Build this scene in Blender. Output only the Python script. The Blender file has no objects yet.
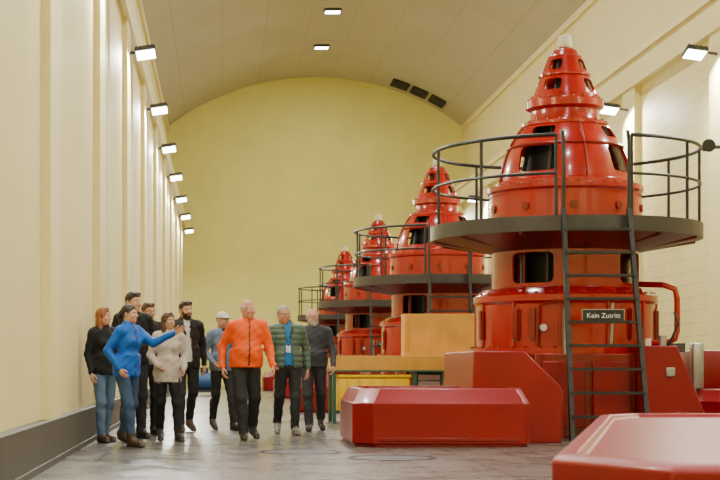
import bpy, bmesh, math, random
import numpy as np
from mathutils import Vector, Matrix
random.seed(3); np.random.seed(3)
SC=bpy.context.scene
COL=SC.collection
F=1600.0; CX=222.0; CY=365.0; CH=0.95
def PX(px,d): return (px-CX)/F*d
def PZ(py,d): return CH+(CY-py)/F*d

# ------------------------------------------------------------ materials
MATS={}
def mat(name,col,rough=0.5,metal=0.0,var=0.06,scale=4.0,bump=0.0,bscale=40.0,emit=None,estr=0.0,spec=0.5,coat=0.0):
    if name in MATS: return MATS[name]
    m=bpy.data.materials.new(name); m.use_nodes=True
    nt=m.node_tree; b=nt.nodes['Principled BSDF']
    b.inputs['Roughness'].default_value=rough; b.inputs['Metallic'].default_value=metal
    b.inputs['Specular IOR Level'].default_value=spec
    b.inputs['Coat Weight'].default_value=coat; b.inputs['Coat Roughness'].default_value=0.08
    tc=nt.nodes.new('ShaderNodeTexCoord')
    n=nt.nodes.new('ShaderNodeTexNoise'); n.inputs['Scale'].default_value=scale; n.inputs['Detail'].default_value=4
    nt.links.new(tc.outputs['Object'],n.inputs['Vector'])
    r=nt.nodes.new('ShaderNodeValToRGB')
    c=np.array(col[:3])
    r.color_ramp.elements[0].position=0.3; r.color_ramp.elements[1].position=0.7
    r.color_ramp.elements[0].color=(*np.clip(c*(1-var),0,1),1)
    r.color_ramp.elements[1].color=(*np.clip(c*(1+var),0,1),1)
    nt.links.new(n.outputs['Fac'],r.inputs['Fac'])
    nt.links.new(r.outputs['Color'],b.inputs['Base Color'])
    if bump>0:
        n2=nt.nodes.new('ShaderNodeTexNoise'); n2.inputs['Scale'].default_value=bscale; n2.inputs['Detail'].default_value=3
        nt.links.new(tc.outputs['Object'],n2.inputs['Vector'])
        bp=nt.nodes.new('ShaderNodeBump'); bp.inputs['Strength'].default_value=bump; bp.inputs['Distance'].default_value=0.01
        nt.links.new(n2.outputs['Fac'],bp.inputs['Height']); nt.links.new(bp.outputs['Normal'],b.inputs['Normal'])
    if emit is not None:
        b.inputs['Emission Color'].default_value=(*emit,1); b.inputs['Emission Strength'].default_value=estr
    MATS[name]=m; return m

def tilemat(name,c1,c2,mortar,bw,bh,ms,rough,axes='xy',offset=0.0,noise=0.1,bias=0.0,nscale=0.8):
    m=bpy.data.materials.new(name); m.use_nodes=True; nt=m.node_tree; b=nt.nodes['Principled BSDF']
    b.inputs['Roughness'].default_value=rough
    tc=nt.nodes.new('ShaderNodeTexCoord'); sp=nt.nodes.new('ShaderNodeSeparateXYZ'); cb=nt.nodes.new('ShaderNodeCombineXYZ')
    nt.links.new(tc.outputs['Object'],sp.inputs[0])
    nt.links.new(sp.outputs['XYZ'.index(axes[0].upper())],cb.inputs[0]); nt.links.new(sp.outputs['XYZ'.index(axes[1].upper())],cb.inputs[1])
    br=nt.nodes.new('ShaderNodeTexBrick'); br.offset=offset
    br.inputs['Scale'].default_value=1.0; br.inputs['Brick Width'].default_value=bw; br.inputs['Row Height'].default_value=bh
    br.inputs['Mortar Size'].default_value=ms; br.inputs['Mortar Smooth'].default_value=0.1; br.inputs['Bias'].default_value=bias
    br.inputs['Color1'].default_value=(*c1,1); br.inputs['Color2'].default_value=(*c2,1); br.inputs['Mortar'].default_value=(*mortar,1)
    nt.links.new(cb.outputs[0],br.inputs['Vector'])
    n=nt.nodes.new('ShaderNodeTexNoise'); n.inputs['Scale'].default_value=nscale; n.inputs['Detail'].default_value=6; n.inputs['Roughness'].default_value=0.6
    nt.links.new(tc.outputs['Object'],n.inputs['Vector'])
    mr=nt.nodes.new('ShaderNodeMapRange'); mr.inputs['From Min'].default_value=0.3; mr.inputs['From Max'].default_value=0.7
    mr.inputs['To Min'].default_value=1-noise; mr.inputs['To Max'].default_value=1+noise
    nt.links.new(n.outputs['Fac'],mr.inputs['Value'])
    mx=nt.nodes.new('ShaderNodeVectorMath'); mx.operation='SCALE'
    nt.links.new(br.outputs['Color'],mx.inputs[0]); nt.links.new(mr.outputs[0],mx.inputs['Scale'])
    nt.links.new(mx.outputs[0],b.inputs['Base Color'])
    mr2=nt.nodes.new('ShaderNodeMapRange'); mr2.inputs['To Min'].default_value=rough-0.08; mr2.inputs['To Max'].default_value=rough+0.1
    nt.links.new(n.outputs['Fac'],mr2.inputs['Value']); nt.links.new(mr2.outputs[0],b.inputs['Roughness'])
    return m

M_wallL=tilemat('wall_paint_cream',(0.88,0.775,0.385),(0.875,0.77,0.38),(0.76,0.66,0.32),2.15,2.4,0.006,0.6,'yz',0.0,0.04)
M_wallR=tilemat('wall_paint_cream_brick',(0.87,0.78,0.34),(0.85,0.76,0.33),(0.64,0.56,0.24),0.5,0.25,0.008,0.6,'yz',0.5,0.06)
M_pil=mat('pilaster_paint',(0.89,0.785,0.38),0.5,var=0.03,scale=1.0)
M_end=tilemat('wall_paint_yellow_green',(0.87,0.82,0.28),(0.865,0.815,0.275),(0.83,0.78,0.26),40,40,0.001,0.55,'xz',0,0.05)
M_ceil=tilemat('vault_panels',(0.54,0.49,0.40),(0.525,0.475,0.39),(0.36,0.32,0.26),1.62,3.15,0.010,0.7,'xy',0.0,0.05)
M_floor=tilemat('floor_tiles',(0.135,0.126,0.118),(0.105,0.099,0.093),(0.05,0.046,0.043),0.62,0.62,0.014,0.27,'xy',0.0,0.30,nscale=1.6)
M_base=mat('skirting_stone',(0.07,0.066,0.058),0.5,var=0.2,scale=2)
M_red=mat('red_enamel',(0.40,0.0018,0.0016),0.20,var=0.12,scale=2.5,coat=0.5)
M_red2=mat('red_enamel_dark',(0.22,0.001,0.0015),0.28,var=0.12,scale=2.0,coat=0.3)
M_crim=mat('crimson_sheet_metal_paint',(0.25,0.001,0.005),0.36,var=0.10,scale=2.0,coat=0.1,spec=.4)
M_dark=mat('dark_interior',(0.009,0.009,0.010),0.6)
M_grey=mat('grey_painted_steel',(0.06,0.056,0.058),0.4,0.3,var=0.15)
M_under=mat('maroon_steel',(0.13,0.014,0.013),0.4,0.1,var=0.15)  # dark maroon tone for the walkway deck underside and its ribs
M_rail=mat('railing_steel',(0.035,0.037,0.04),0.4,0.5)
M_steel=mat('bare_steel',(0.42,0.42,0.42),0.35,0.8)
M_white=mat('white_plastic',(0.75,0.72,0.58),0.4)
M_ply=mat('plywood',(0.70,0.37,0.06),0.6,var=0.14,scale=3,bump=0.1)
M_green=mat('green_machine_paint',(0.04,0.12,0.08),0.45)
M_yel=mat('yellow_plastic',(0.95,0.60,0.003),0.4)
M_blue=mat('blue_paint',(0.03,0.10,0.32),0.35)
M_black=mat('black_rubber',(0.012,0.012,0.013),0.5)
M_lamp=mat('lamp_lens',(1,1,1),0.3,emit=(1.0,0.98,0.92),estr=20)
M_txt=mat('sign_lettering',(0.85,0.85,0.82),0.5)

# ------------------------------------------------------------ mesh helpers
class MB:
    def __init__(s): s.v=[]; s.f=[]; s.m=[]; s.mats=[]; s.sm=[]
    def mi(s,m):
        if m not in s.mats: s.mats.append(m)
        return s.mats.index(m)
    def add(s,vs,fs,m,smooth=False):
        o=len(s.v); i=s.mi(m)
        s.v.extend([tuple(map(float,v)) for v in vs])
        for f in fs:
            s.f.append(tuple(int(a)+o for a in f)); s.m.append(i); s.sm.append(smooth)
    def box(s,x0,x1,y0,y1,z0,z1,m,bev=0):
        if bev>0:
            bm=bmesh.new(); bmesh.ops.create_cube(bm,size=1)
            for v in bm.verts: v.co=Vector((x0+(v.co.x+.5)*(x1-x0),y0+(v.co.y+.5)*(y1-y0),z0+(v.co.z+.5)*(z1-z0)))
            bmesh.ops.bevel(bm,geom=bm.edges[:],offset=bev,segments=2,profile=0.5,affect='EDGES')
            s.bm(bm,m); return
        vs=[(x0,y0,z0),(x1,y0,z0),(x1,y1,z0),(x0,y1,z0),(x0,y0,z1),(x1,y0,z1),(x1,y1,z1),(x0,y1,z1)]
        s.add(vs,[(0,3,2,1),(4,5,6,7),(0,1,5,4),(1,2,6,5),(2,3,7,6),(3,0,4,7)],m)
    def bm(s,bm,m,smooth=False):
        bm.verts.index_update()
        s.add([v.co for v in bm.verts],[[v.index for v in f.verts] for f in bm.faces],m,smooth); bm.free()
    def cyl(s,a,b,r,m,seg=12,r2=None,smooth=True,cap=True):
        a=Vector(a); b=Vector(b); r2=r if r2 is None else r2
        d=(b-a).normalized(); u=d.orthogonal().normalized(); w=d.cross(u)
        vs=[];fs=[]
        for i in range(seg):
            t=2*math.pi*i/seg; o=u*math.cos(t)+w*math.sin(t)
            vs.append(a+o*r); vs.append(b+o*r2)
        for i in range(seg):
            j=(i+1)%seg; fs.append((2*i,2*j,2*j+1,2*i+1))
        s.add(vs,fs,m,smooth)
        if cap:
            s.add(vs,[[2*i for i in range(seg)][::-1],[2*i+1 for i in range(seg)]],m,False)
    def tube(s,pts,r,m,seg=8,closed=False):
        pts=[Vector(p) for p in pts]; n=len(pts); vs=[];fs=[]
        up=None
        for i,p in enumerate(pts):
            if closed: t=(pts[(i+1)%n]-pts[i-1]).normalized()
            else: t=(pts[min(i+1,n-1)]-pts[max(i-1,0)]).normalized()
            if up is None: up=t.orthogonal().normalized()
            up=(up-t*up.dot(t)).normalized(); w=t.cross(up)
            for k in range(seg):
                a=2*math.pi*k/seg; vs.append(p+(up*math.cos(a)+w*math.sin(a))*r)
        for i in range(n if closed else n-1):
            j=(i+1)%n
            for k in range(seg):
                l=(k+1)%seg; fs.append((i*seg+k,i*seg+l,j*seg+l,j*seg+k))
        s.add(vs,fs,m,True)
    def lathe(s,prof,m,seg=96,closed=False,smooth=True,c=(0,0)):
        vs=[];fs=[];n=len(prof)
        for i in range(seg):
            t=2*math.pi*i/seg
            for r,z in prof: vs.append((c[0]+r*math.cos(t),c[1]+r*math.sin(t),z))
        for i in range(seg):
            j=(i+1)%seg
            for k in range(n if closed else n-1):
                l=(k+1)%n
                fs.append((i*n+k,j*n+k,j*n+l,i*n+l))
        s.add(vs,fs,m,smooth)
    def prism(s,poly,axis,a0,a1,m):
        n=len(poly); vs=[]
        for a in (a0,a1):
            for p,q in poly:
                if axis=='y': vs.append((p,a,q))
                elif axis=='z': vs.append((p,q,a))
                else: vs.append((a,p,q))
        fs=[list(range(n)),list(range(2*n-1,n-1,-1))]+[(i,(i+1)%n,(i+1)%n+n,i+n) for i in range(n)]
        s.add(vs,fs,m)
    def obj(s,name,parent=None,loc=(0,0,0),sharp=35,fixn=True,bevel=0):
        me=bpy.data.meshes.new(name); me.from_pydata(s.v,[],s.f)
        for m in s.mats: me.materials.append(m)
        me.polygons.foreach_set('material_index',s.m)
        me.polygons.foreach_set('use_smooth',s.sm)
        me.update()
        if fixn:
            bm=bmesh.new(); bm.from_mesh(me); bmesh.ops.recalc_face_normals(bm,faces=bm.faces); bm.to_mesh(me); bm.free()
        try: me.set_sharp_from_angle(angle=math.radians(sharp))
        except Exception: pass
        o=bpy.data.objects.new(name,me); COL.objects.link(o); o.location=loc
        if parent: o.parent=parent
        if bevel>0:
            b=o.modifiers.new('bevel','BEVEL'); b.width=bevel; b.segments=2; b.limit_method='ANGLE'
        return o
def empty(name,loc=(0,0,0)):
    e=bpy.data.objects.new(name,None); COL.objects.link(e); e.location=loc; e.empty_display_size=0.2; return e
def apply_mods(o):
    dg=bpy.context.evaluated_depsgraph_get(); dg.update()
    me=bpy.data.meshes.new_from_object(o.evaluated_get(dg)); o.modifiers.clear(); o.data=me
    return o

# ------------------------------------------------------------ room
D=71.0; Y0=-9.0
WL=-1.75; WR=9.0; UL=-2.44; UR=10.7; ZS=11.5; ZA=13.73; LEDGE=7.5
half=(UR-UL)/2; XC=(UR+UL)/2; rise=ZA-ZS; R=(half*half+rise*rise)/(2*rise); ZC=ZA-R
def vz(x): return ZC+math.sqrt(max(R*R-(x-XC)**2,0))
b=MB(); b.box(UL-.3,UR+.3,Y0-.3,D+.3,-.2,0,M_floor)
for px,py in ((300,452),(392,458)):
    d=1520/(py-365); x=PX(px,d)
    b.lathe([(.0,.004),(.40,.004),(.40,.0),(.43,.0),(.43,.006),(.46,.006),(.46,-.002)],M_grey,48,c=(x,d))
b.obj('floor')
b=MB(); b.box(WL-.9,WL,Y0,D,0,LEDGE-.45,M_wallL); b.box(UL-.3,UL,Y0,D,LEDGE-.45,ZS,M_pil); b.obj('wall_left')
b=MB(); b.box(WR,WR+1.9,Y0,D,0,6.95,M_wallR); b.box(UR,UR+.3,Y0,D,6.95,ZS,M_pil); b.obj('wall_right')
b=MB()
top=[]
for i in range(33):
    x=UR-(UR-UL)*i/32; top.append((x,vz(x)+.0))
poly=[(UL-.2,0),(UR+.2,0),(UR+.2,ZS)]+top+[(UL-.2,ZS)]
b.prism(poly,'y',D,D+.3,M_end); b.obj('wall_end')
b=MB(); b.prism(poly,'y',Y0-.3,Y0,M_end); b.obj('wall_back')
b=MB()
vs=[];fs=[];N=48
for k in (0,1):
    for i in range(N+1):
        x=UL-.0+(UR-UL)*i/N
        vs.append((x,Y0-.2,vz(x)+.25*k)); vs.append((x,D+.2,vz(x)+.25*k))
for k in (0,1):
    o=k*2*(N+1)
    for i in range(N): fs.append((o+2*i,o+2*i+2,o+2*i+3,o+2*i+1))
b.add(vs,fs,M_ceil,True); b.obj('ceiling',fixn=False)
b=MB(); b.box(UL,UL+.10,Y0,D,ZS-.16,ZS+.05,M_pil); b.obj('trim_1')
b=MB(); b.box(UR-.10,UR,Y0,D,ZS-.16,ZS+.05,M_pil); b.obj('trim_2')
M_beam=mat('crane_beam_paint',(0.88,0.785,0.37),0.5,var=0.04,scale=0.5)
b=MB(); b.box(UL,WL+.13,Y0,D,LEDGE-.44,LEDGE,M_beam); b.box(WL-.1,WL+.0,Y0,D,LEDGE,LEDGE+.09,M_grey); b.obj('trim_3')
b=MB(); b.box(WR-.18,UR,Y0,D,6.95,7.62,M_beam); b.box(WR+.3,WR+.4,Y0,D,7.62,7.72,M_grey); b.box(WR-.24,WR-.18,Y0,D,7.5,7.62,M_pil); b.obj('trim_4')
b=MB(); b.box(WL,WL+.14,Y0,D,0,.42,M_base); b.box(WL+.14,WL+.16,Y0,D,0,.06,M_base); b.obj('baseboard_left')
b=MB(); b.box(WR-.12,WR,Y0,D,0,.42,M_base); b.obj('baseboard_right')
k=0
yy=-3.4
while yy<D-1:
    b=MB(); b.box(WL,WL+.09,yy,yy+1.0,.42,LEDGE-.44,M_pil,0.0); b.obj('trim_%d'%(10+k)); k+=1
    b=MB(); b.box(WR-.14,WR,yy,yy+1.0,.42,6.95,M_pil,0.0); b.obj('trim_%d'%(10+k)); k+=1
    yy+=6.3
b=MB()
for y in (24.3,30.6,36.9,43.2):
    b.cyl((WL+.03,y,.45),(WL+.03,y,7.0),.018,M_white,8)
b.obj('wall_conduit')

# ------------------------------------------------------------ lamps
def wall_lamp(x,y,z,sgn,P):
    b=MB(); e=empty('wall_lamp',(x,y,z))
    b.box(-.19,.19,-.19,.19,0,.09,M_grey,0.02)
    b.box(-.165,.165,-.165,.165,-.014,.0,M_lamp)
    for i in range(5): b.box(-.16+.07*i,-.14+.07*i,-.15,.15,.09,.12,M_grey)
    b.box(min(-sgn*.14,-sgn*(.28 if sgn>0 else .60)),max(-sgn*.14,-sgn*(.28 if sgn>0 else .60)),-.02,.02,.05,.09,M_grey)
    h=b.obj('lamp_head',e)
    e.rotation_euler=(math.radians(-16),sgn*math.radians(-8),0)
    L=bpy.data.lights.new('lamp_light','AREA'); L.shape='RECTANGLE'; L.size=.33; L.size_y=.33; L.energy=P; L.color=(1.0,.98,.91)
    lo=bpy.data.objects.new('lamp_light',L); COL.objects.link(lo); lo.parent=e; lo.location=(0,0,-.03)
i=-6
while True:
    y=28.6+6.3*i
    if y>D-2: break
    if y>Y0+1:
        wall_lamp(-1.36,y,6.5,1,205)
        wall_lamp(8.45,y,6.5,-1,205)
    i+=1
yy=57.5-6.5*10
while yy<D-6:
    e=empty('ceiling_downlight',(XC-.15,yy,vz(XC)-.10))
    b=MB(); b.box(-.30,.30,-.26,.26,0,.12,M_grey,0.02); b.box(-.26,.26,-.22,.22,-.012,0,M_lamp); b.obj('lamp_head',e)
    L=bpy.data.lights.new('lamp_light','AREA'); L.shape='RECTANGLE'; L.size=.5; L.size_y=.42; L.energy=310; L.color=(1.0,.98,.93)
    lo=bpy.data.objects.new('lamp_light',L); COL.objects.link(lo); lo.parent=e; lo.location=(0,0,-.03)
    yy+=6.5
for (xa,xb) in ((7.35,8.05),(8.2,8.85),(9.0,9.6)):
    b=MB(); 
    ya,yb=68.5,70.0
    vs=[(xa,ya,vz(xa)-.02),(xb,ya,vz(xb)-.02),(xb,yb,vz(xb)-.02),(xa,yb,vz(xa)-.02)]
    vs+= [(x,y,z-.06) for x,y,z in vs]
    b.add(vs,[(0,1,2,3),(7,6,5,4),(0,1,5,4),(1,2,6,5),(2,3,7,6),(3,0,4,7)],M_dark)
    for j in range(1,5):
        y=ya+(yb-ya)*j/5
        b.cyl((xa,y,vz(xa)-.10),(xb,y,vz(xb)-.10),.02,M_grey,6)
    b.obj('ceiling_vent')
b=MB(); d=28.0; x=8.48; z=PZ(147,d)
b.cyl((x,d,z),(x-.02,d-.20,z),.05,M_black,20,.115); b.cyl((x,d,z),(x,d+.14,z),.06,M_black,16)
b.box(x,WR,d,d+.05,z-.03,z+.03,M_grey)
b.obj('horn_loudspeaker')

# ------------------------------------------------------------ generator
GX=4.84; GY=22.6
def cutters(specs):
    vs=MB()
    for (z,h,w,r,n,off,bev) in specs:
        for i in range(n):
            a=2*math.pi*(i+off)/n
            bm=bmesh.new(); bmesh.ops.create_cube(bm,size=1)
            for v in bm.verts: v.co=Vector((v.co.x*.5,v.co.y*w,v.co.z*h))
            ed=[e for e in bm.edges if abs(e.verts[0].co.x-e.verts[1].co.x)>.4]
            bmesh.ops.bevel(bm,geom=ed,offset=bev,segments=4,profile=.5,affect='EDGES')
            bm.transform(Matrix.Translation((r*math.cos(a),r*math.sin(a),z))@Matrix.Rotation(a,4,'Z'))
            vs.bm(bm,M_dark)
    return vs.obj('cut')
def shell(name,prof,specs,parent,th=.045):
    b=MB(); inner=[(r-th,z) for r,z in prof][::-1]
    b.lathe(prof+inner,M_red,96,closed=True)
    o=b.obj(name); c=cutters(specs)
    md=o.modifiers.new('b','BOOLEAN'); md.operation='DIFFERENCE'; md.object=c; md.solver='EXACT'
    apply_mods(o); bpy.data.objects.remove(c)
    try: o.data.set_sharp_from_angle(angle=math.radians(30))
    except Exception: pass
    o.parent=parent; return o
def bolts(b,r,z,n,m=M_red2,s=.022,h=.03):
    for i in range(n):
        a=2*math.pi*i/n; b.cyl((r*math.cos(a),r*math.sin(a),z),(r*math.cos(a),r*math.sin(a),z+h),s,m,6,smooth=False)
G=empty('hydroelectric_generator',(GX,GY,0))
FR=-math.pi/2
OFF=.578
b=MB()
b.lathe([(0,0),(1.5,0),(1.5,.08),(1.32,.12),(1.28,1.08),(1.34,1.10),(1.34,1.18),(1.24,1.18),(1.24,1.78),(1.28,1.82),(1.28,1.90),(1.14,2.0),(1.0,2.03)],M_red,96)
bolts(b,1.30,1.18,40); bolts(b,1.22,1.92,36)
for a in (-2.32,-2.12,-1.0,-.35,-2.9,.6,1.4,2.3):
    bm=bmesh.new(); bmesh.ops.create_cube(bm,size=1)
    for v in bm.verts: v.co=Vector((v.co.x*.07,v.co.y*.13,v.co.z*.46))
    bmesh.ops.bevel(bm,geom=bm.edges[:],offset=.03,segments=2,affect='EDGES')
    bm.transform(Matrix.Rotation(a,4,'Z')@Matrix.Translation((1.255,0,1.50))); b.bm(bm,M_red2)
for i in range(12):
    a=2*math.pi*(i+.5)/12; c,s_=math.cos(a),math.sin(a)
    b.cyl((1.25*c,1.25*s_,1.2),(1.25*c,1.25*s_,1.80),.018,M_red,6)
b.obj('lower_drum',G)
shell('lower_window_ring',[(1.02,2.0),(1.02,2.62)],[(2.28,.42,.62,1.0,4,OFF,.08)],G,.05)
b=MB(); b.lathe([(.62,2.0),(.62,2.62)],M_dark,48)
for i in range(12):
    a=2*math.pi*i/12
    b.cyl((.74*math.cos(a),.74*math.sin(a),2.02),(.74*math.cos(a),.74*math.sin(a),2.6),.035,M_red2 if i%2 else M_grey,8)
b.lathe([(.60,3.44),(.52,3.9),(.42,4.3)],M_dark,40); b.lathe([(.16,4.7),(.10,5.3)],M_dark,24)
for i in range(8):
    a=2*math.pi*(i+.3)/8; b.cyl((.66*math.cos(a),.66*math.sin(a),3.45),(.5*math.cos(a),.5*math.sin(a),4.25),.03,M_grey,8)
b.obj('inner_core',G)
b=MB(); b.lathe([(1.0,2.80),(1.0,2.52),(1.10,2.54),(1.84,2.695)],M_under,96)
b.lathe([(1.84,2.695),(1.88,2.70),(1.88,2.90),(1.85,2.90),(1.85,2.80),(1.0,2.80)],M_grey,96)
for i in range(12):
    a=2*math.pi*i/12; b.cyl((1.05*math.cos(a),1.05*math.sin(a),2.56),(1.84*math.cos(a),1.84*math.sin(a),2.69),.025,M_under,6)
b.obj('walkway_deck',G)
b=MB(); b.lathe([(1.0,2.78),(1.10,2.80),(1.10,2.88),(1.06,2.90),(1.05,3.34),(1.08,3.37),(1.08,3.43),(.94,3.47),(.80,3.47)],M_red,96); bolts(b,1.01,3.43,36)
for i in range(10):
    a=2*math.pi*(i+.35)/10; b.cyl((1.03*math.cos(a),1.03*math.sin(a),3.12),(1.08*math.cos(a),1.08*math.sin(a),3.12),.055,M_red2,14)
b.obj('upper_drum',G)
shell('dome',[(.94,3.45),(.905,3.66),(.845,3.87),(.76,4.06),(.66,4.22),(.58,4.32)],[(3.79,.36,.56,.86,4,OFF,.06),(4.18,.15,.34,.66,4,OFF,.04)],G)
b=MB()
for i in range(4):
    a=2*math.pi*(i+OFF+.5)/4
    b.tube([((r+.008)*math.cos(a),(r+.008)*math.sin(a),z) for r,z in ((.94,3.50),(.905,3.66),(.845,3.87),(.76,4.06),(.66,4.22),(.59,4.30))],.016,M_red2,6)
b.lathe([(.94,3.455),(.97,3.46),(.97,3.50),(.93,3.52)],M_red,96)
b.lathe([(.81,3.985),(.815,4.0),(.80,4.015),(.77,4.02)],M_red2,96)
b.lathe([(.50,4.28),(.61,4.30),(.61,4.345),(.50,4.36),(.475,4.40),(.47,4.52),(.50,4.54),(.54,4.56),(.54,4.66),(.50,4.68),(.49,4.73),(.42,4.75),(.2,4.75)],M_red,72)
bolts(b,.56,4.345,20,s=.016); bolts(b,.52,4.66,20,s=.014)
b.lathe([(.20,5.26),(.235,5.27),(.235,5.30),(.20,5.32),(.17,5.38),(.10,5.42),(0,5.43)],M_red,48)
b.lathe([(.33,5.0),(.365,5.01),(.365,5.035),(.32,5.05)],M_red,48)
b.obj('collars',G)
shell('top_cone',[(.435,4.74),(.40,4.86),(.345,5.0),(.30,5.12),(.235,5.29)],[(4.87,.16,.26,.40,4,OFF,.04),(5.16,.15,.18,.27,4,OFF,.03)],G,.03)
b=MB(); b.lathe([(0,5.43),(.085,5.43),(.095,5.45),(.095,5.57),(.08,5.60),(0,5.61)],M_white,28); b.obj('sensor_cap',G)
b=MB(); RR=1.84; gap=math.radians(15.5)
def ring(z,r=.024):
    pts=[(RR*math.cos(FR+a),RR*math.sin(FR+a),z) for a in np.linspace(gap,2*math.pi-gap,72)]
    b.tube(pts,r,M_rail)
ring(3.95,.026); ring(3.45,.02)
for a in np.linspace(gap,2*math.pi-gap,11):
    b.cyl((RR*math.cos(FR+a),RR*math.sin(FR+a),2.72),(RR*math.cos(FR+a),RR*math.sin(FR+a),3.95),.022,M_rail,8)
b.obj('railing',G)
b=MB()
def beam(bb,p,q,wx,wy,m):
    bb.add([(p[0]-wx,p[1]-wy,p[2]),(p[0]+wx,p[1]-wy,p[2]),(p[0]+wx,p[1]+wy,p[2]),(p[0]-wx,p[1]+wy,p[2]),
         (q[0]-wx,q[1]-wy,q[2]),(q[0]+wx,q[1]-wy,q[2]),(q[0]+wx,q[1]+wy,q[2]),(q[0]-wx,q[1]+wy,q[2])],
        [(0,3,2,1),(4,5,6,7),(0,1,5,4),(1,2,6,5),(2,3,7,6),(3,0,4,7)],m)
for sx in (-.46,.46):
    xb=sx*1.04+.03; xt=sx*.92
    beam(b,(xb,-2.55,0),(xt,-1.90,2.98),.028,.045,M_rail)
    b.tube([(xt,-1.90,2.95),(xt,-1.92,3.5),(xt,-1.90,3.85),(xt,-1.86,3.97),(xt*1.02,-1.80,3.99)],.024,M_rail)
for i in range(9):
    z=.28+.30*i; t=z/2.98; y=-2.55+.65*t; hw=.46*1.04*(1-t)+.46*.92*t; xo=.03*(1-t)
    b.box(xo-hw,xo+hw,y-.07,y+.07,z,z+.035,M_rail)
b.obj('ladder',G)
b=MB(); b.box(-.26,.26,-2.30,-2.285,1.50,1.65,M_black); b.box(-.27,.27,-2.288,-2.28,1.49,1.66,M_steel)
b.obj('warning_sign',G)
cu=bpy.data.curves.new('sign_text','FONT'); cu.body='Kein Zutritt'; cu.size=.088; cu.align_x='CENTER'; cu.align_y='CENTER'; cu.extrude=.001
to=bpy.data.objects.new('sign_text',cu); COL.objects.link(to)
apply_t=bpy.data.meshes.new_from_object(to.evaluated_get(bpy.context.evaluated_depsgraph_get())); bpy.data.objects.remove(to)
apply_t.materials.clear(); apply_t.materials.append(M_txt)
to=bpy.data.objects.new('sign_text',apply_t); COL.objects.link(to); to.rotation_euler=(math.pi/2,0,0); to.location=(0,-2.303,1.575); to.parent=G
b=MB()
b.prism([(-1.82,0),(-.71,0),(-.71,.68),(-1.16,1.12),(-1.78,1.12)],'y',-3.15,-.6,M_crim)
b.prism([(-.76,.05),(-.68,.05),(-.68,.64),(-.76,.64)],'y',-3.10,-.7,M_red2)
b.prism([(.62,0),(1.42,0),(1.42,.30),(1.05,1.20),(.62,1.20)],'y',-1.9,-.3,M_crim)
b.box(-.71,.62,-1.5,-1.2,0,1.1,M_red2)
b.box(-.62,-.06,-1.56,-1.5,.12,1.0,M_crim); b.box(.04,.54,-1.56,-1.5,.12,1.0,M_crim)
b.box(.90,1.02,-1.93,-1.90,.80,.92,M_steel)
b.obj('base_housing',G,bevel=.015)
b=MB()
b.tube([(.9,-.95,1.25),(1.14,-1.05,1.25),(1.26,-1.05,1.3),(1.29,-1.05,1.40),(1.29,-1.05,1.85),(1.26,-1.05,1.97),(1.12,-1.0,2.03),(.9,-.6,2.06)],.04,M_red)
b.tube([(1.1,-1.3,1.2),(1.22,-1.35,1.5),(1.18,-1.3,1.65)],.016,M_black)
b.tube([(-.62,-1.14,1.2),(-.60,-1.16,1.75),(-.4,-1.22,1.80),(-.2,-1.28,1.80)],.018,M_red2)
b.tube([(.35,-1.26,1.2),(.37,-1.26,1.78)],.022,M_steel)
b.cyl((-.55,-1.18,1.45),(-.55,-1.26,1.45),.05,M_steel,16); b.cyl((-.55,-1.26,1.45),(-.55,-1.265,1.45),.042,M_white,16)
b.box(-.30,-.26,-1.35,-1.25,1.1,1.7,M_steel)
b.cyl((1.0,-1.4,1.2),(1.0,-1.4,1.34),.05,M_steel,12); b.box(1.10,1.3,-1.4,-1.2,1.12,1.24,M_grey)
b.cyl((.78,-1.5,1.2),(.78,-1.5,1.30),.04,M_white,12)
b.obj('pipework',G)
def cabinet(bm,x0,x1,y0,y1,h,m,ch=.35):
    plan=[(x0+ch,y0),(x1-.08,y0),(x1,y0+.1),(x1,y1),(x0+ch,y1),(x0,y1-ch),(x0,y0+ch)]
    cx=(x0+x1)/2; cy=(y0+y1)/2
    def ringp(ins,z): return [(x+(cx-x)/abs(cx-x+1e-9)*ins if abs(cx-x)>ins else x,y+(cy-y)/abs(cy-y+1e-9)*ins if abs(cy-y)>ins else y,z) for x,y in plan]
    levels=[(0.03,0),(0.03,h*.05),(0.0,h*.06),(0.0,h*.74),(0.015,h*.76),(.09,h*.97),(.11,h),(.16,h),(.17,h-.03)]
    vs=[];fs=[];n=len(plan)
    for ins,z in levels: vs+=ringp(ins,z)
    for l in range(len(levels)-1):
        for i in range(n):
            j=(i+1)%n; fs.append((l*n+i,l*n+j,(l+1)*n+j,(l+1)*n+i))
    fs.append([(len(levels)-1)*n+i for i in range(n)]); fs.append(list(range(n))[::-1])
    bm.add(vs,fs,m)
b=MB(); cabinet(b,1.52-GX,3.58-GX,18.45-GY,20.8-GY,.68,M_crim,.22)
for x in np.arange(1.9,3.5,.33): b.cyl((x-GX,18.45-GY,.46),(x-GX,18.435-GY,.46),.014,M_red2,6)
b.box(1.80-GX,3.42-GX,18.440-GY,18.45-GY,.07,.11,M_red2)
b.obj('floor_cabinet',G,bevel=.01)
kids=[o for o in G.children]
for n,gy in enumerate((36.0,49.5,62.8)):
    e=empty('hydroelectric_generator',(GX,gy,0))
    for o in kids:
        c=o.copy(); c.parent=e; COL.objects.link(c)
b=MB(); cabinet(b,6.45,8.2,21.4,24.4,.62,M_crim,.25); b.box(6.6,7.9,22.4,23.6,.62,1.16,M_crim,.03); b.box(6.45,6.6,21.9,22.1,.62,1.25,M_steel,.02)
b.obj('switch_cabinet')
b=MB()
plan=[(1.02,4.95),(1.25,4.45),(4.9,4.45),(4.9,9.3),(2.35,9.3),(2.12,9.0)]
cx,cy=3.0,6.8
def rp(s,z): return [(cx+(x-cx)*s,cy+(y-cy)*s,z) for x,y in plan]
lv=[(.96,0),(.96,.06),(.985,.07),(.985,.55),(1.0,.56),(1.0,.655),(.99,.67),(.95,.672),(.94,.65)]
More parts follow.
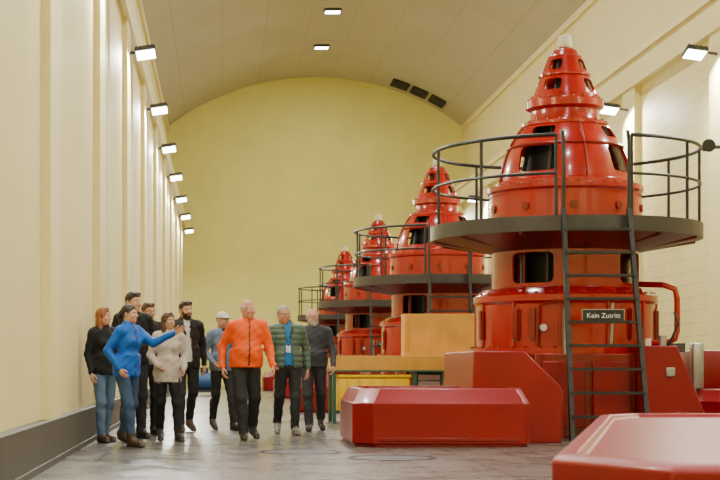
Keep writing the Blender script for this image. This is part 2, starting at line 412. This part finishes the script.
vs=[];fs=[];n=len(plan)
for s_,z in lv: vs+=rp(s_,z)
for l in range(len(lv)-1):
    for i in range(n):
        j=(i+1)%n; fs.append((l*n+i,l*n+j,(l+1)*n+j,(l+1)*n+i))
fs.append([(len(lv)-1)*n+i for i in range(n)]); fs.append(list(range(n))[::-1])
b.add(vs,fs,M_crim)
b.obj('turbine_floor_cover',bevel=.008)

# ------------------------------------------------------------ workbench and plywood
b=MB(); d0=26.0
x0=PX(332,d0); x1=PX(484,d0)
b.box(x0,x1,d0,d0+1.1,.835,.865,M_green)
for x in (x0+.01,x0+1.32,x0+1.80,x1-.09):
    for y in (d0+.02,d0+1.0):
        b.box(x,x+.06,y,y+.06,0,.835,M_green)
b.box(x0+1.38,x0+1.80,d0+.1,d0+.7,.45,.835,M_green,.01)
for i in range(3): b.box(x0+1.41,x0+1.77,d0+.085,d0+.1,.48+.11*i,.57+.11*i,M_steel)
b.box(x0+.07,x0+1.32,d0+.1,d0+1.0,.16,.20,M_green)
b.box(x0+.10,x0+1.28,d0+.05,d0+.9,.20,.74,M_yel,.03); b.box(x0+.09,x0+1.30,d0+.03,d0+.92,.74,.80,M_yel,.02)
for i in range(5): b.box(x0+.22+.20*i,x0+.26+.20*i,d0+.035,d0+.05,.24,.70,M_yel)
b.box(x0-.02,x1-.02,d0+.02,d0+.07,.865,1.10,M_ply); b.box(x0,x1-.02,d0+.07,d0+1.05,.865,.90,M_ply); b.box(x0-.02,x0+.02,d0+.07,d0+1.0,.90,1.06,M_ply)
xa=PX(404,d0+.6); xb=PX(488,d0+.6)
b.box(xa,xb,d0+.55,d0+.58,.90,1.80,M_ply); b.box(xa,xa+.04,d0+.58,d0+1.0,.90,1.80,M_ply); b.box(xb-.04,xb,d0+.58,d0+1.0,.90,1.80,M_ply); b.box(xa,xb,d0+1.0,d0+1.03,.90,1.80,M_ply)
b.box(xa,xa+.06,d0+.53,d0+.55,.90,1.80,M_ply)
b.obj('workbench_with_plywood_crates',bevel=.005)
b=MB(); b.box(x0+1.05,x0+1.2,d0+2.2,d0+2.5,0,.9,M_red,.02); b.box(x0+1.0,x0+1.5,d0+2.1,d0+2.6,.9,.95,M_red,.01); b.box(x0+1.3,x0+1.45,d0+2.2,d0+2.5,0,.9,M_red,.02); b.obj('red_pedestal')
b=MB(); d=50; xc=PX(204,d); 
b.cyl((xc-.35,d,.45),(xc+.35,d,.45),.28,M_blue,28)
b.cyl((xc-.45,d,.45),(xc-.35,d,.45),.16,M_steel,28,.28); b.cyl((xc+.35,d,.45),(xc+.45,d,.45),.28,M_steel,28,.16)
b.box(xc-.4,xc+.4,d-.25,d+.25,.10,.18,M_grey)
for sx in (-.3,.3):
    for sy in (-.26,.26): b.cyl((xc+sx,d+sy-.02,.10),(xc+sx,d+sy+.02,.10),.10,M_black,16)
b.box(xc-.12,xc+.14,d-.12,d+.12,.73,.88,M_grey,.02); b.tube([(xc-.4,d,.2),(xc-.6,d,.5),(xc-.62,d,.8)],.015,M_steel)
b.obj('air_compressor')

# ------------------------------------------------------------ people : implicit surfaces
def snets(Fv,o,h):
    S=Fv<0; sh=Fv.shape; cs=tuple(n-1 for n in sh)
    cnt=np.zeros(cs,np.float32); acc=[np.zeros(cs,np.float32) for _ in range(3)]
    for ax in range(3):
        oth=[a for a in range(3) if a!=ax]
        for p in (0,1):
            for q in (0,1):
                sl=[None]*3; sl2=[None]*3
                sl[ax]=slice(0,cs[ax]); sl2[ax]=slice(1,cs[ax]+1)
                for a,v in zip(oth,(p,q)): sl[a]=slice(v,cs[a]+v); sl2[a]=sl[a]
                A=Fv[tuple(sl)]; B=Fv[tuple(sl2)]
                cr=(A<0)!=(B<0)
                den=np.where(cr,A-B,1); t=np.where(cr,A/den,0)
                cnt+=cr; acc[ax]+=t*cr; acc[oth[0]]+=p*cr; acc[oth[1]]+=q*cr
    act=cnt>0; idx=-np.ones(cs,np.int64); ijk=np.argwhere(act); idx[act]=np.arange(len(ijk))
    c=cnt[act]; loc=np.stack([acc[a][act]/c for a in range(3)],1)
    node=np.clip(np.round(ijk+loc).astype(int),0,np.array(sh)-1)
    V=(ijk+loc)*h+np.array(o)
    quads=[]
    for ax in range(3):
        bb,cc=(ax+1)%3,(ax+2)%3
        s0=[slice(1,-1)]*3; s1=[slice(1,-1)]*3
        s0[ax]=slice(0,sh[ax]-1); s1[ax]=slice(1,sh[ax])
        E=S[tuple(s0)]!=S[tuple(s1)]
        e=np.argwhere(E)
        if len(e)==0: continue
        n=e.copy(); n[:,bb]+=1; n[:,cc]+=1
        ins=S[n[:,0],n[:,1],n[:,2]]
        def cell(db,dc):
            m=n.copy(); m[:,bb]+=db; m[:,cc]+=dc
            return idx[m[:,0],m[:,1],m[:,2]]
        q=np.stack([cell(-1,-1),cell(0,-1),cell(0,0),cell(-1,0)],1)
        q[~ins]=q[~ins][:,::-1]; quads.append(q)
    return V,np.concatenate(quads),node
def grid(lo,hi,h):
    ax=[np.arange(l,u+h,h,dtype=np.float32) for l,u in zip(lo,hi)]
    return np.meshgrid(*ax,indexing='ij')
def rc(P,a,b,ra,rb,sc=(1,1,1)):
    a=np.array(a,float); b=np.array(b,float); sc=np.array(sc,float)
    p=[(P[i]-a[i])/sc[i] for i in range(3)]; ba=(b-a)/sc; L=max((ba*ba).sum(),1e-9)
    t=np.clip((p[0]*ba[0]+p[1]*ba[1]+p[2]*ba[2])/L,0,1)
    return np.sqrt((p[0]-t*ba[0])**2+(p[1]-t*ba[1])**2+(p[2]-t*ba[2])**2)-(ra+(rb-ra)*t)
def el(P,c,r):
    q=[(P[i]-c[i]) for i in range(3)]
    k0=np.sqrt(sum((q[i]/r[i])**2 for i in range(3)))+1e-6; k1=np.sqrt(sum((q[i]/r[i]**2)**2 for i in range(3)))+1e-6
    return k0*(k0-1)/k1
def sm(a,b,k):
    h=np.clip(.5+.5*(b-a)/k,0,1); return b*(1-h)+a*h-k*h*(1-h)
def mx(a,b): return np.maximum(a,b)

SKIN=mat('skin',(0.58,0.30,0.19),0.5,var=0.06,scale=12)
SKIN2=mat('skin_ruddy',(0.60,0.27,0.17),0.5,var=0.08,scale=12)
LIP=mat('lips',(0.42,0.13,0.11),0.45)
EYEW=mat('eye_white',(0.70,0.68,0.64),0.3)
IRIS=mat('eye_iris',(0.04,0.03,0.025),0.3)
def cloth(n,c,r=.75,**k): return mat(n,c,r,var=.05,scale=7,bump=.10,bscale=60,spec=.3,**k)

def make_head(hair,skin,hairm,beard=None,glasses=False,capm=None):
    h=.0055
    lo=(-.15,-.17,-.34 if hair=='long' else -.26); hi=(.15,.17,.17)
    P=grid(lo,hi,h); X,Y,Z=P; AX=np.abs(X)
    s=el(P,(0,.012,.03),(.076,.097,.092))
    s=sm(s,el(P,(0,-.018,-.028),(.060,.074,.086)),.03)
    s=sm(s,el(P,(0,-.058,-.088),(.030,.028,.024)),.03)
    PA=[AX,Y,Z]
    s=sm(s,el(PA,(.045,.0,-.055),(.022,.04,.035)),.03)
    s=sm(s,el(PA,(.038,-.066,-.025),(.020,.018,.018)),.02)
    s=sm(s,rc(PA,(.010,-.083,.024),(.045,-.073,.026),.009,.007),.014)
    s=np.maximum(s,-(el(PA,(.031,-.099,.002),(.016,.014,.010))-.0))  
    s=sm(s,rc(P,(0,-.086,.014),(0,-.113,-.024),.007,.011),.010)
    s=sm(s,el(PA,(.011,-.100,-.028),(.009,.011,.008)),.006)
    s=sm(s,el(P,(0,-.080,-.058),(.028,.014,.020)),.012)
    ear=el(PA,(.079,.012,-.006),(.011,.019,.032)); ear=np.maximum(ear,-el(PA,(.090,.006,-.004),(.008,.010,.020)))
    s=sm(s,ear,.008)
    s=sm(s,rc(P,(0,.022,-.07),(0,.035,-.25),.052,.060),.03)
    lip=np.minimum(rc(PA,(0,-.0945,-.052),(.022,-.086,-.055),.0055,.003),rc(PA,(0,-.093,-.062),(.018,-.086,-.060),.006,.003))
    eye=el(PA,(.031,-.0775,.002),(.0125,.0125,.0125)); iris=el(PA,(.031,-.086,.002),(.0065,.0062,.0065))
    brow=rc(PA,(.018,-.0915,.027),(.046,-.080,.027),.0038,.0025)
    groups=[s,lip,eye,iris,brow]; mats=[skin,LIP,EYEW,IRIS,hairm]
    st=.003*np.sin(X*190+np.sin(Z*40)*1.5)+.002*np.sin(Y*230+Z*50)
    hs=el(P,(0,.016,.034),(.086,.106,.098))
    t=np.clip((Y+.075)/.115,0,1); hl=.068-.145*t**1.3
    if hair in('short','long','pony'):
        top=hs if hair!='short' else el(P,(0,.012,.034),(.082,.103,.097))
        hr=mx(top,(hl-Z)*.75)+st*.6
        if hair=='long':
            c=rc(PA,(.060,.02,.03),(.082,-.005,-.20),.040,.034,(1,1,1)); c=np.maximum(c,-(el(P,(0,-.11,-.03),(.066,.10,.115))))
            c=sm(c,rc(P,(0,.055,.02),(0,.075,-.24),.075,.055,(1.2,.8,1)),.03)
            hr=sm(hr,c+st,.02)
            fr=rc(PA,(.010,-.055,.108),(.070,-.045,.01),.018,.014); hr=sm(hr,fr+st,.012)
        if hair=='pony':
            c=rc(P,(0,.11,.04),(0,.145,-.02),.026,.034); c=sm(c,rc(P,(0,.145,-.02),(0,.125,-.18),.034,.012),.02); hr=sm(hr,c+st,.01)
        if hair=='short':
            hr=sm(hr,rc(P,(-.035,-.060,.095),(.045,-.05,.100),.016,.018)+st,.02)
        groups.append(hr); mats.append(hairm)
    if hair=='thin':
        hr=mx(el(P,(0,.014,.026),(.082,.102,.088)),mx((hl-.0-Z)*.75,(Z-.050)))+st*.5
        groups.append(hr); mats.append(hairm)
    if hair=='grey_short':
        hr=mx(el(P,(0,.014,.034),(.081,.100,.095)),(hl+.012-Z)*.75)+st*.5
        groups.append(hr); mats.append(hairm)
    if capm is not None:
        cp=mx(el(P,(0,.010,.040),(.090,.110,.100)),(.045-Z))
        br=mx(el(P,(0,-.10,.048),(.078,.075,.014)),-Y-.17)
        cp=sm(cp,br,.008); groups.append(cp); mats.append(capm)
    if beard is not None:
        jb=el(P,(0,-.020,-.036),(.068,.082,.092)); jb=sm(jb,el(P,(0,-.066,-.095),(.032,.030,.030)),.03)
        tt=np.clip((Y+.09)/.09,0,1)
        jb=mx(jb,(Z-(-.040+.055*tt)))
        jb=mx(jb,Y-.015)
        jb=np.maximum(jb,-(el(P,(0,-.105,-.056),(.024,.03,.010))))
        groups.append(jb+st*.6); mats.append(beard)
    A=np.stack(groups); L=A.argmin(0); Fv=A.min(0)
    V,Q,nd=snets(Fv,lo,h); lab=L[nd[:,0],nd[:,1],nd[:,2]]
    out=[(V,Q,lab[Q[:,2]],mats)]
    if glasses:
        g=MB()
        for sx in(-1,1):
            pts=[(sx*.033+.022*math.cos(a),-.103+.004*abs(math.cos(a)),.001+.017*math.sin(a)) for a in np.linspace(0,2*math.pi,16,endpoint=False)]
            g.tube(pts,.0018,M_black,5,closed=True)
            g.tube([(sx*.055,-.099,.004),(sx*.078,-.06,.006),(sx*.088,.012,.004)],.0018,M_black,5)
        g.tube([(-.011,-.104,.003),(.011,-.104,.003)],.002,M_black,5)
        out.append((np.array(g.v),g.f,None,M_black))
    return out
HC={}
def make_hand(kind):
    if kind in HC: return HC[kind]
    h=.0036; lo=(-.075,-.05,-.06); hi=(.085,.095,.215)
    P=grid(lo,hi,h)
    s=rc(P,(0,0,-.05),(0,0,.0),.026,.024,(1,.75,1))
    s=sm(s,rc(P,(.0,0,.02),(.014,0,.080),.026,.024,(1,.5,1)),.02)
    s=sm(s,rc(P,(-.006,0,.02),(-.016,0,.078),.024,.022,(1,.5,1)),.02)
    curl={'relax':(18,32,24),'open':(6,10,8),'point':(45,60,40)}[kind]
    for i,(x,z,L) in enumerate(((.030,.088,.074),(.010,.094,.082),(-.010,.091,.076),(-.029,.083,.060))):
        cu=(6,8,5) if (kind=='point' and i==0) else tuple(c*(1+.12*i) for c in curl)
        p=np.array([x,0,z-.012]); a=0; seg=[L*.46,L*.30,L*.24]; rr=[.0092,.0084,.0076,.0066]
        f=None
        for j in range(3):
            a+=math.radians(cu[j]); dr=np.array([.04*(1.5-i)*.8,math.sin(a),math.cos(a)]); q=p+dr*seg[j]*(1.12 if j==0 else 1)
            c=rc(P,p,q,rr[j],rr[j+1]); f=c if f is None else sm(f,c,.003); p=q
        s=sm(s,f,.004)
    p0=(.018,.006,.022);p1=(.046,.020,.050);p2=(.056,.030,.078);p3=(.056,.036,.100)
    f=sm(rc(P,p0,p1,.015,.0115),rc(P,p1,p2,.0112,.0098),.004); f=sm(f,rc(P,p2,p3,.0096,.0075),.003)
    s=sm(s,f,.006)
    V,Q,nd=snets(s,lo,h); HC[kind]=(V,Q); return HC[kind]

def rotz(v,a):
    c,s=math.cos(a),math.sin(a); v=np.asarray(v,float)
    o=v.copy(); o[...,0]=c*v[...,0]-s*v[...,1]; o[...,1]=s*v[...,0]+c*v[...,1]; return o

def person(name,px,d,height,yaw=0,head_yaw=0,fem=False,bulk=1.0,top=None,bottom=None,shoe=None,shirt=None,
           hem=.92,open_w=0.0,puff=False,stride=0.0,arms=None,hands=('relax','relax'),hair='short',hairm=None,skin=SKIN,
           beard=None,glasses=False,capm=None,belly=0.0,trouser_w=1.0,loose=1.0,boot=0.0,collar=True,lean=0,headoff=(0,0),zipm=None,lanyard=None,shift=0.0):
    sw=.165 if fem else .190
    if arms is None: arms=(None,None)
    A=[]
    for i,sx in enumerate((-1,1)):
        sh=np.array((sx*sw,.0,1.415))
        if arms[i] is None:
            e=np.array((sx*(sw+.062),.035,1.145)); w=np.array((sx*(sw+.075),-.055,.905))
        else:
            e,w=[np.array(v,float) for v in arms[i]]
        A.append((sh,e,w))
    pts=np.array([p for a in A for p in a]+[(0,-.32,0),(0,.32,0),(-.24,0,0),(.24,0,0)])
    h=.0110
    lo=(pts[:,0].min()-.10,pts[:,1].min()-.10,-.02); hi=(pts[:,0].max()+.10,pts[:,1].max()+.10,1.58)
    P=grid(lo,hi,h); X,Y,Z=P
    bl=bulk
    fold=.0032*np.sin(Z*34+X*26+2.2*np.sin(Y*14+X*9)+len(name))+.002*np.sin(Z*63-X*45+Y*30)
    st=stride
    hipz=.90-.02*abs(st)/.2
    pan=el(P,(0,.012,.93),((.165 if fem else .158)*bl,.118*bl,.125))
    shoes=None
    for sx,sy in ((-1,-st),(1,st)):
        hip=(sx*.088,0,hipz); lift=.07 if sy>.1 else 0.0
        ank=np.array((sx*.095,sy,.095+lift)); 
        knee=(np.array(hip)+ank)/2+np.array((sx*.008,-.035-(.05 if sy>.1 else 0),.01)); 
        tw=trouser_w
        l=rc(P,hip,knee,.092*bl,.066*tw); l=sm(l,rc(P,knee,ank+np.array((0,0,.0)),.064*tw,.053*tw),.03)
        l=sm(l,el(P,(sx*.095,knee[1]*.3+ank[1]*.7+.025,.36),(.055*tw,.058*tw,.12)),.03)
        pan=sm(pan,l,.022)
        toe=np.array((sx*.115,sy-.165,.042)); heel=np.array((sx*.092,sy+.025,.045+lift))
        f=rc(P,heel,toe,.043,.040,(1,1,1)); f=sm(f,rc(P,ank,(sx*.10,sy-.06,.055+lift*.5),.046,.044),.03)
        if boot>0: f=sm(f,rc(P,ank,(ank[0],ank[1]+.01,.095+boot),.055,.062),.02)
        sole=rc(P,heel-np.array((0,0,.025)),toe-np.array((0,.012,.022)),.046,.043,(1,1,.5))
        f=np.minimum(f,sole); f=np.maximum(f,.002-Z)
        shoes=f if shoes is None else np.minimum(shoes,f)
    pan=pan+fold*np.clip((1.0-Z)*2,0,1)
    def torso(g):
        t=el(P,(0,.005,1.30),((.158 if fem else .178)*bl+g,.118*bl+g,.205))
        t=sm(t,el(P,(0,-.005-belly*.6,1.09),((.128 if fem else .155)*bl+g,.112*bl+g+belly,.19)),.06)
        t=sm(t,el(P,(0,.012,.95),((.165 if fem else .158)*bl+g,.120*bl+g,.15)),.06)
        if fem: t=sm(t,el([np.abs(X),Y,Z],(.07,-.09,1.28),(.065,.055,.06)),.05)
        t=sm(t,rc(P,(-sw+.03,.005,1.43),(sw-.03,.005,1.43),.058+g*.6,.058+g*.6),.07)
        t=sm(t,rc(P,(0,.012,1.42),(0,.02,1.50),.085,.060),.04)
        return t
    g=.014*loose
    jk=torso(g)
    sk=(np.sqrt((X/((.172 if fem else .170)*bl+g))**2+((Y-.008)/((.126*bl)+g+belly*.6))**2)-1)*.14
    sk=mx(sk,Z-1.12)
    jk=sm(jk,sk,.05)
    if collar: jk=sm(jk,rc(P,(0,.018,1.47),(0,.016,1.515),.078,.070),.02)
    if puff: jk=jk-.010*np.abs(np.sin(Z*math.pi/.075))+.004
    else: jk=jk+fold*.9
    jk=mx(jk,hem-Z)
    if open_w>0:
        w=open_w*(1+np.clip((1.15-Z)*1.2,-.3,1)) + np.clip(Z-1.38,0,.2)*.15
        jk=np.maximum(jk,-np.maximum(np.abs(X)-w,Y+.03))
    arm=None
    for (sh,e,w) in A:
        a=rc(P,sh,e,.064*bl**.5*loose**.5,.051*loose**.5); a=sm(a,rc(P,e,w,.051*loose**.5,.037*loose**.4),.02)
        a=a+(.8*fold if not puff else -.008*np.abs(np.sin(Z*math.pi/.075))+.003)
        arm=a if arm is None else np.minimum(arm,a)
    jk=sm(jk,arm,.035)
    if open_w>0: jk=np.maximum(jk,-np.maximum(np.maximum(np.abs(X)-open_w*.8,Y+.03),Z-1.5))
    groups=[pan,shoes,jk]; mats=[bottom,shoe,top]
    if shirt is not None:
        shr=torso(-.004); shr=mx(shr,max(.94,hem+.03)-Z); groups.append(shr); mats.append(shirt)
    if zipm is not None:
        groups.append(mx(mx(jk-.004,np.abs(X)-.007),mx(Y,mx(hem+.02-Z,Z-1.50)))); mats.append(zipm)
    if lanyard is not None:
        base=jk if open_w==0 else np.minimum(jk,groups[-1])
        vv=np.abs(np.abs(X)-np.clip((Z-1.20)*.28,0,.09))-.007
        groups.append(mx(mx(base-.004,vv),mx(Y,mx(1.20-Z,Z-1.47)))); mats.append(lanyard)
        groups.append(mx(mx(base-.007,np.abs(X)-.032),mx(Y,np.abs(Z-1.16)-.045))); mats.append(M_txt)
    Ar=np.stack(groups); Lb=Ar.argmin(0); Fv=Ar.min(0)
    V,Q,nd=snets(Fv,lo,h); lab=Lb[nd[:,0],nd[:,1],nd[:,2]]
    sc=height/1.75
    allv=[];faces=[];mi=[];ml=[]
    def gi(m):
        if m not in ml: ml.append(m)
        return ml.index(m)
    def shear(W):
        # weight shift: pelvis moves sideways over the supporting leg, shoulders counter
        t=np.clip(W[:,2]/.95,0,1); u=np.clip((W[:,2]-.95)/.5,0,1)
        W=W.copy(); W[:,0]+=shift*(t*t*(3-2*t))*(1-.7*u); return W
    def push(V,Q,lab,mats,flip=False):
        V=shear(np.asarray(V,float)/sc)*sc
        o=sum(len(v) for v in allv); allv.append(V)
        if lab is None:
            k=gi(mats)
            for q in Q: faces.append([int(i)+o for i in (q[::-1] if flip else q)]); mi.append(k)
        else:
            ks=[gi(m) for m in mats]
            for q,l in zip(np.asarray(Q)+o,lab): faces.append((q[::-1] if flip else q).tolist()); mi.append(ks[l])
    if lean: V[:,1]-= np.clip(V[:,2]-.95,0,1)*lean
    push(V*sc,Q,lab[Q[:,2]],mats)
    hs=(.97 if fem else 1.03)
    for (v,q,l,m) in make_head(hair,skin,hairm,beard,glasses,capm):
        v=rotz(np.asarray(v,float)*hs,math.radians(head_yaw))
        v=v+np.array((headoff[0],headoff[1]-.012-lean*.55,1.75-.128*hs))
        push(v*sc,q,l,m)
    for i,(sh,e,w) in enumerate(A):
        V2,Q2=make_hand(hands[i]); dz=(w-e)/np.linalg.norm(w-e)
        fwd=np.array((0,-1.,0)) if abs(dz[1])<.8 else np.array((0,0,1.))
        u=fwd-dz*fwd.dot(dz); u/=np.linalg.norm(u)
        n=np.cross(dz,u); inward=np.array((1.,0,0)) if i==0 else np.array((-1.,0,0))
        if abs(n.dot(inward))<.25: inward=np.array((0,0,-1.))
        if n.dot(inward)<0: n=-n
        base=w+dz*.018
        hsz=.93 if fem else 1.03
        W=(V2[:,0:1]*u+V2[:,1:2]*n+V2[:,2:3]*dz)*hsz+base
        fl=np.cross(u,n).dot(dz)<0
        if lean: W[:,1]-=np.clip(W[:,2]-.95,0,1)*lean
        push(W*sc,Q2,None,skin,flip=fl)
    VV=np.concatenate(allv)
    me=bpy.data.meshes.new(name); me.from_pydata(VV.tolist(),[],faces)
    for m in ml: me.materials.append(m)
    me.polygons.foreach_set('material_index',mi); me.polygons.foreach_set('use_smooth',[True]*len(faces)); me.update()
    o=bpy.data.objects.new(name,me); COL.objects.link(o)
    o.location=(PX(px,d),d,0); o.rotation_euler=(0,0,math.radians(yaw))
    return o
def loc(yaw,v): return rotz(np.array(v,float),-math.radians(yaw))

c_jean=cloth('denim_blue',(0.035,0.07,0.15)); c_jeanl=cloth('denim_light',(0.09,0.15,0.25)); c_black=cloth('black_fabric',(0.010,0.010,0.012)); c_blue=cloth('blue_softshell',(0.006,0.11,0.52),.5)
c_beige=cloth('beige_coat_fabric',(0.50,0.44,0.40)); c_blazer=cloth('dark_blazer',(0.022,0.017,0.017)); c_white=cloth('white_shirt_fabric',(0.65,0.65,0.66))
c_or=cloth('orange_softshell',(0.90,0.105,0.001),.55); c_char=cloth('charcoal_trousers',(0.022,0.022,0.024)); c_gj=cloth('grey_blue_jacket',(0.15,0.20,0.29))
c_puff=cloth('green_puffer',(0.10,0.165,0.13),.45); c_sb=cloth('blue_shirt_fabric',(0.03,0.20,0.52)); c_sw=cloth('slate_sweater',(0.045,0.05,0.063)); c_gt=cloth('dark_grey_trousers',(0.035,0.035,0.04))
s_br=mat('brown_leather',(0.06,0.03,0.018),.5); s_bk=mat('black_leather',(0.010,0.010,0.010),.4); s_wh=mat('grey_sneaker',(0.22,0.21,0.20),.5)
h_aub=mat('auburn_hair',(0.26,0.085,0.02),.5,var=.3,scale=30); h_db=mat('dark_brown_hair',(0.02,0.011,0.007),.45,var=.3,scale=30); h_br=mat('brown_hair',(0.075,0.035,0.018),.45,var=.3,scale=30)
h_gr=mat('grey_hair',(0.30,0.29,0.27),.6,var=.2,scale=30); h_wh=mat('white_hair',(0.52,0.50,0.46),.6,var=.15,scale=30); capw=cloth('white_cap_fabric',(0.6,0.58,0.52))

person('woman_in_black_jacket',103,19.7,1.66,yaw=38,head_yaw=20,fem=True,top=c_black,bottom=c_jeanl,shoe=s_br,hem=.88,hair='long',hairm=h_aub,stride=.10,shift=.02)
yw=52
person('woman_in_blue_jacket',127,18.7,1.66,yaw=yw,head_yaw=14,fem=True,top=c_blue,bottom=c_jean,shoe=s_br,hem=.86,hair='pony',hairm=h_db,stride=.16,boot=.06,loose=1.1,zipm=M_black,
    arms=(((-.26,.10,1.18),(-.22,-.06,.96)),(loc(yw,(.31,.02,1.27)),loc(yw,(.555,-.06,1.39)))),hands=('relax','open'),lean=.06)
person('man_in_dark_sweater',133,20.7,1.90,yaw=25,head_yaw=20,top=c_black,bottom=c_char,shoe=s_bk,hair='short',hairm=h_db,hem=.9)
person('man_in_dark_jacket',148,21.7,1.80,yaw=20,head_yaw=15,top=c_blazer,bottom=c_char,shoe=s_bk,hair='short',hairm=h_br,glasses=True,shirt=c_gj,open_w=.03,hem=.86,stride=.05)
person('woman_in_beige_coat',169,20.0,1.61,yaw=12,head_yaw=18,fem=True,top=c_beige,bottom=c_black,shoe=s_bk,hem=.80,hair='long',hairm=h_br,stride=-.15,loose=1.1,zipm=c_white,shift=-.02,
    arms=(((-.235,.03,1.17),(-.16,-.17,1.02)),((.235,.04,1.17),(.20,-.14,.98))))
person('man_in_blazer',185,22.9,1.87,yaw=15,head_yaw=15,top=c_blazer,bottom=c_char,shoe=s_br,shirt=c_white,open_w=.045,hem=.84,hair='short',hairm=h_db,beard=h_db,stride=.16,shift=.02,
    arms=(((-.24,-.06,1.16),(-.23,-.20,.94)),((.25,.09,1.15),(.26,.05,.90))))
person('man_in_white_cap',223,23.4,1.72,yaw=22,head_yaw=20,top=c_gj,bottom=c_char,shoe=s_bk,hair='grey_short',hairm=h_gr,capm=capw,hem=.88,shirt=c_black,open_w=.02,stride=-.18,shift=-.02,
    arms=(((-.27,.03,1.16),(-.20,-.17,1.0)),((.25,-.05,1.15),(.25,-.18,.93))))
person('man_in_orange_jacket',248,20.5,1.79,yaw=10,head_yaw=24,bulk=1.10,belly=.03,top=c_or,bottom=c_char,shoe=s_bk,hair='thin',hairm=h_wh,skin=SKIN2,stride=.19,hem=.90,loose=1.15,trouser_w=1.2,zipm=M_black,shift=-.025,lean=.05,
    arms=(((-.30,.10,1.16),(-.30,.0,.91)),((.285,-.02,1.15),(.30,-.18,.92))))
person('man_in_green_puffer_jacket',286,22.0,1.77,yaw=5,head_yaw=18,bulk=1.03,top=c_puff,bottom=c_char,shoe=s_wh,shirt=c_sb,open_w=.05,puff=True,hem=.90,hair='grey_short',hairm=h_gr,glasses=True,skin=SKIN2,stride=-.20,headoff=(-.04,0),lanyard=M_black,shift=.025,
    arms=(((-.27,-.02,1.15),(-.24,-.20,.98)),((.27,.09,1.15),(.28,.05,.90))),loose=1.1,trouser_w=1.1)
person('man_in_slate_sweater',315,23.2,1.77,yaw=0,head_yaw=24,bulk=1.06,belly=.02,top=c_sw,bottom=c_gt,shoe=s_bk,hair='thin',hairm=h_wh,beard=h_wh,skin=SKIN2,stride=.19,hem=.91,headoff=(-.03,0),trouser_w=1.15,glasses=True,shift=-.02,
    arms=(((-.27,.09,1.15),(-.28,.04,.90)),((.27,-.03,1.15),(.27,-.17,.93))))

# ------------------------------------------------------------ world & camera
w=bpy.data.worlds.new('world'); SC.world=w; w.use_nodes=True
w.node_tree.nodes['Background'].inputs[0].default_value=(.8,.8,.75,1); w.node_tree.nodes['Background'].inputs[1].default_value=.3
cam=bpy.data.cameras.new('camera'); co=bpy.data.objects.new('camera',cam); COL.objects.link(co)
co.location=(0,0,CH); co.rotation_euler=(math.pi/2,0,0)
cam.sensor_width=36; cam.lens=80; cam.shift_x=138/720; cam.shift_y=125/720; cam.clip_end=300
cam.dof.use_dof=True; cam.dof.focus_distance=21; cam.dof.aperture_fstop=6.0
SC.camera=co
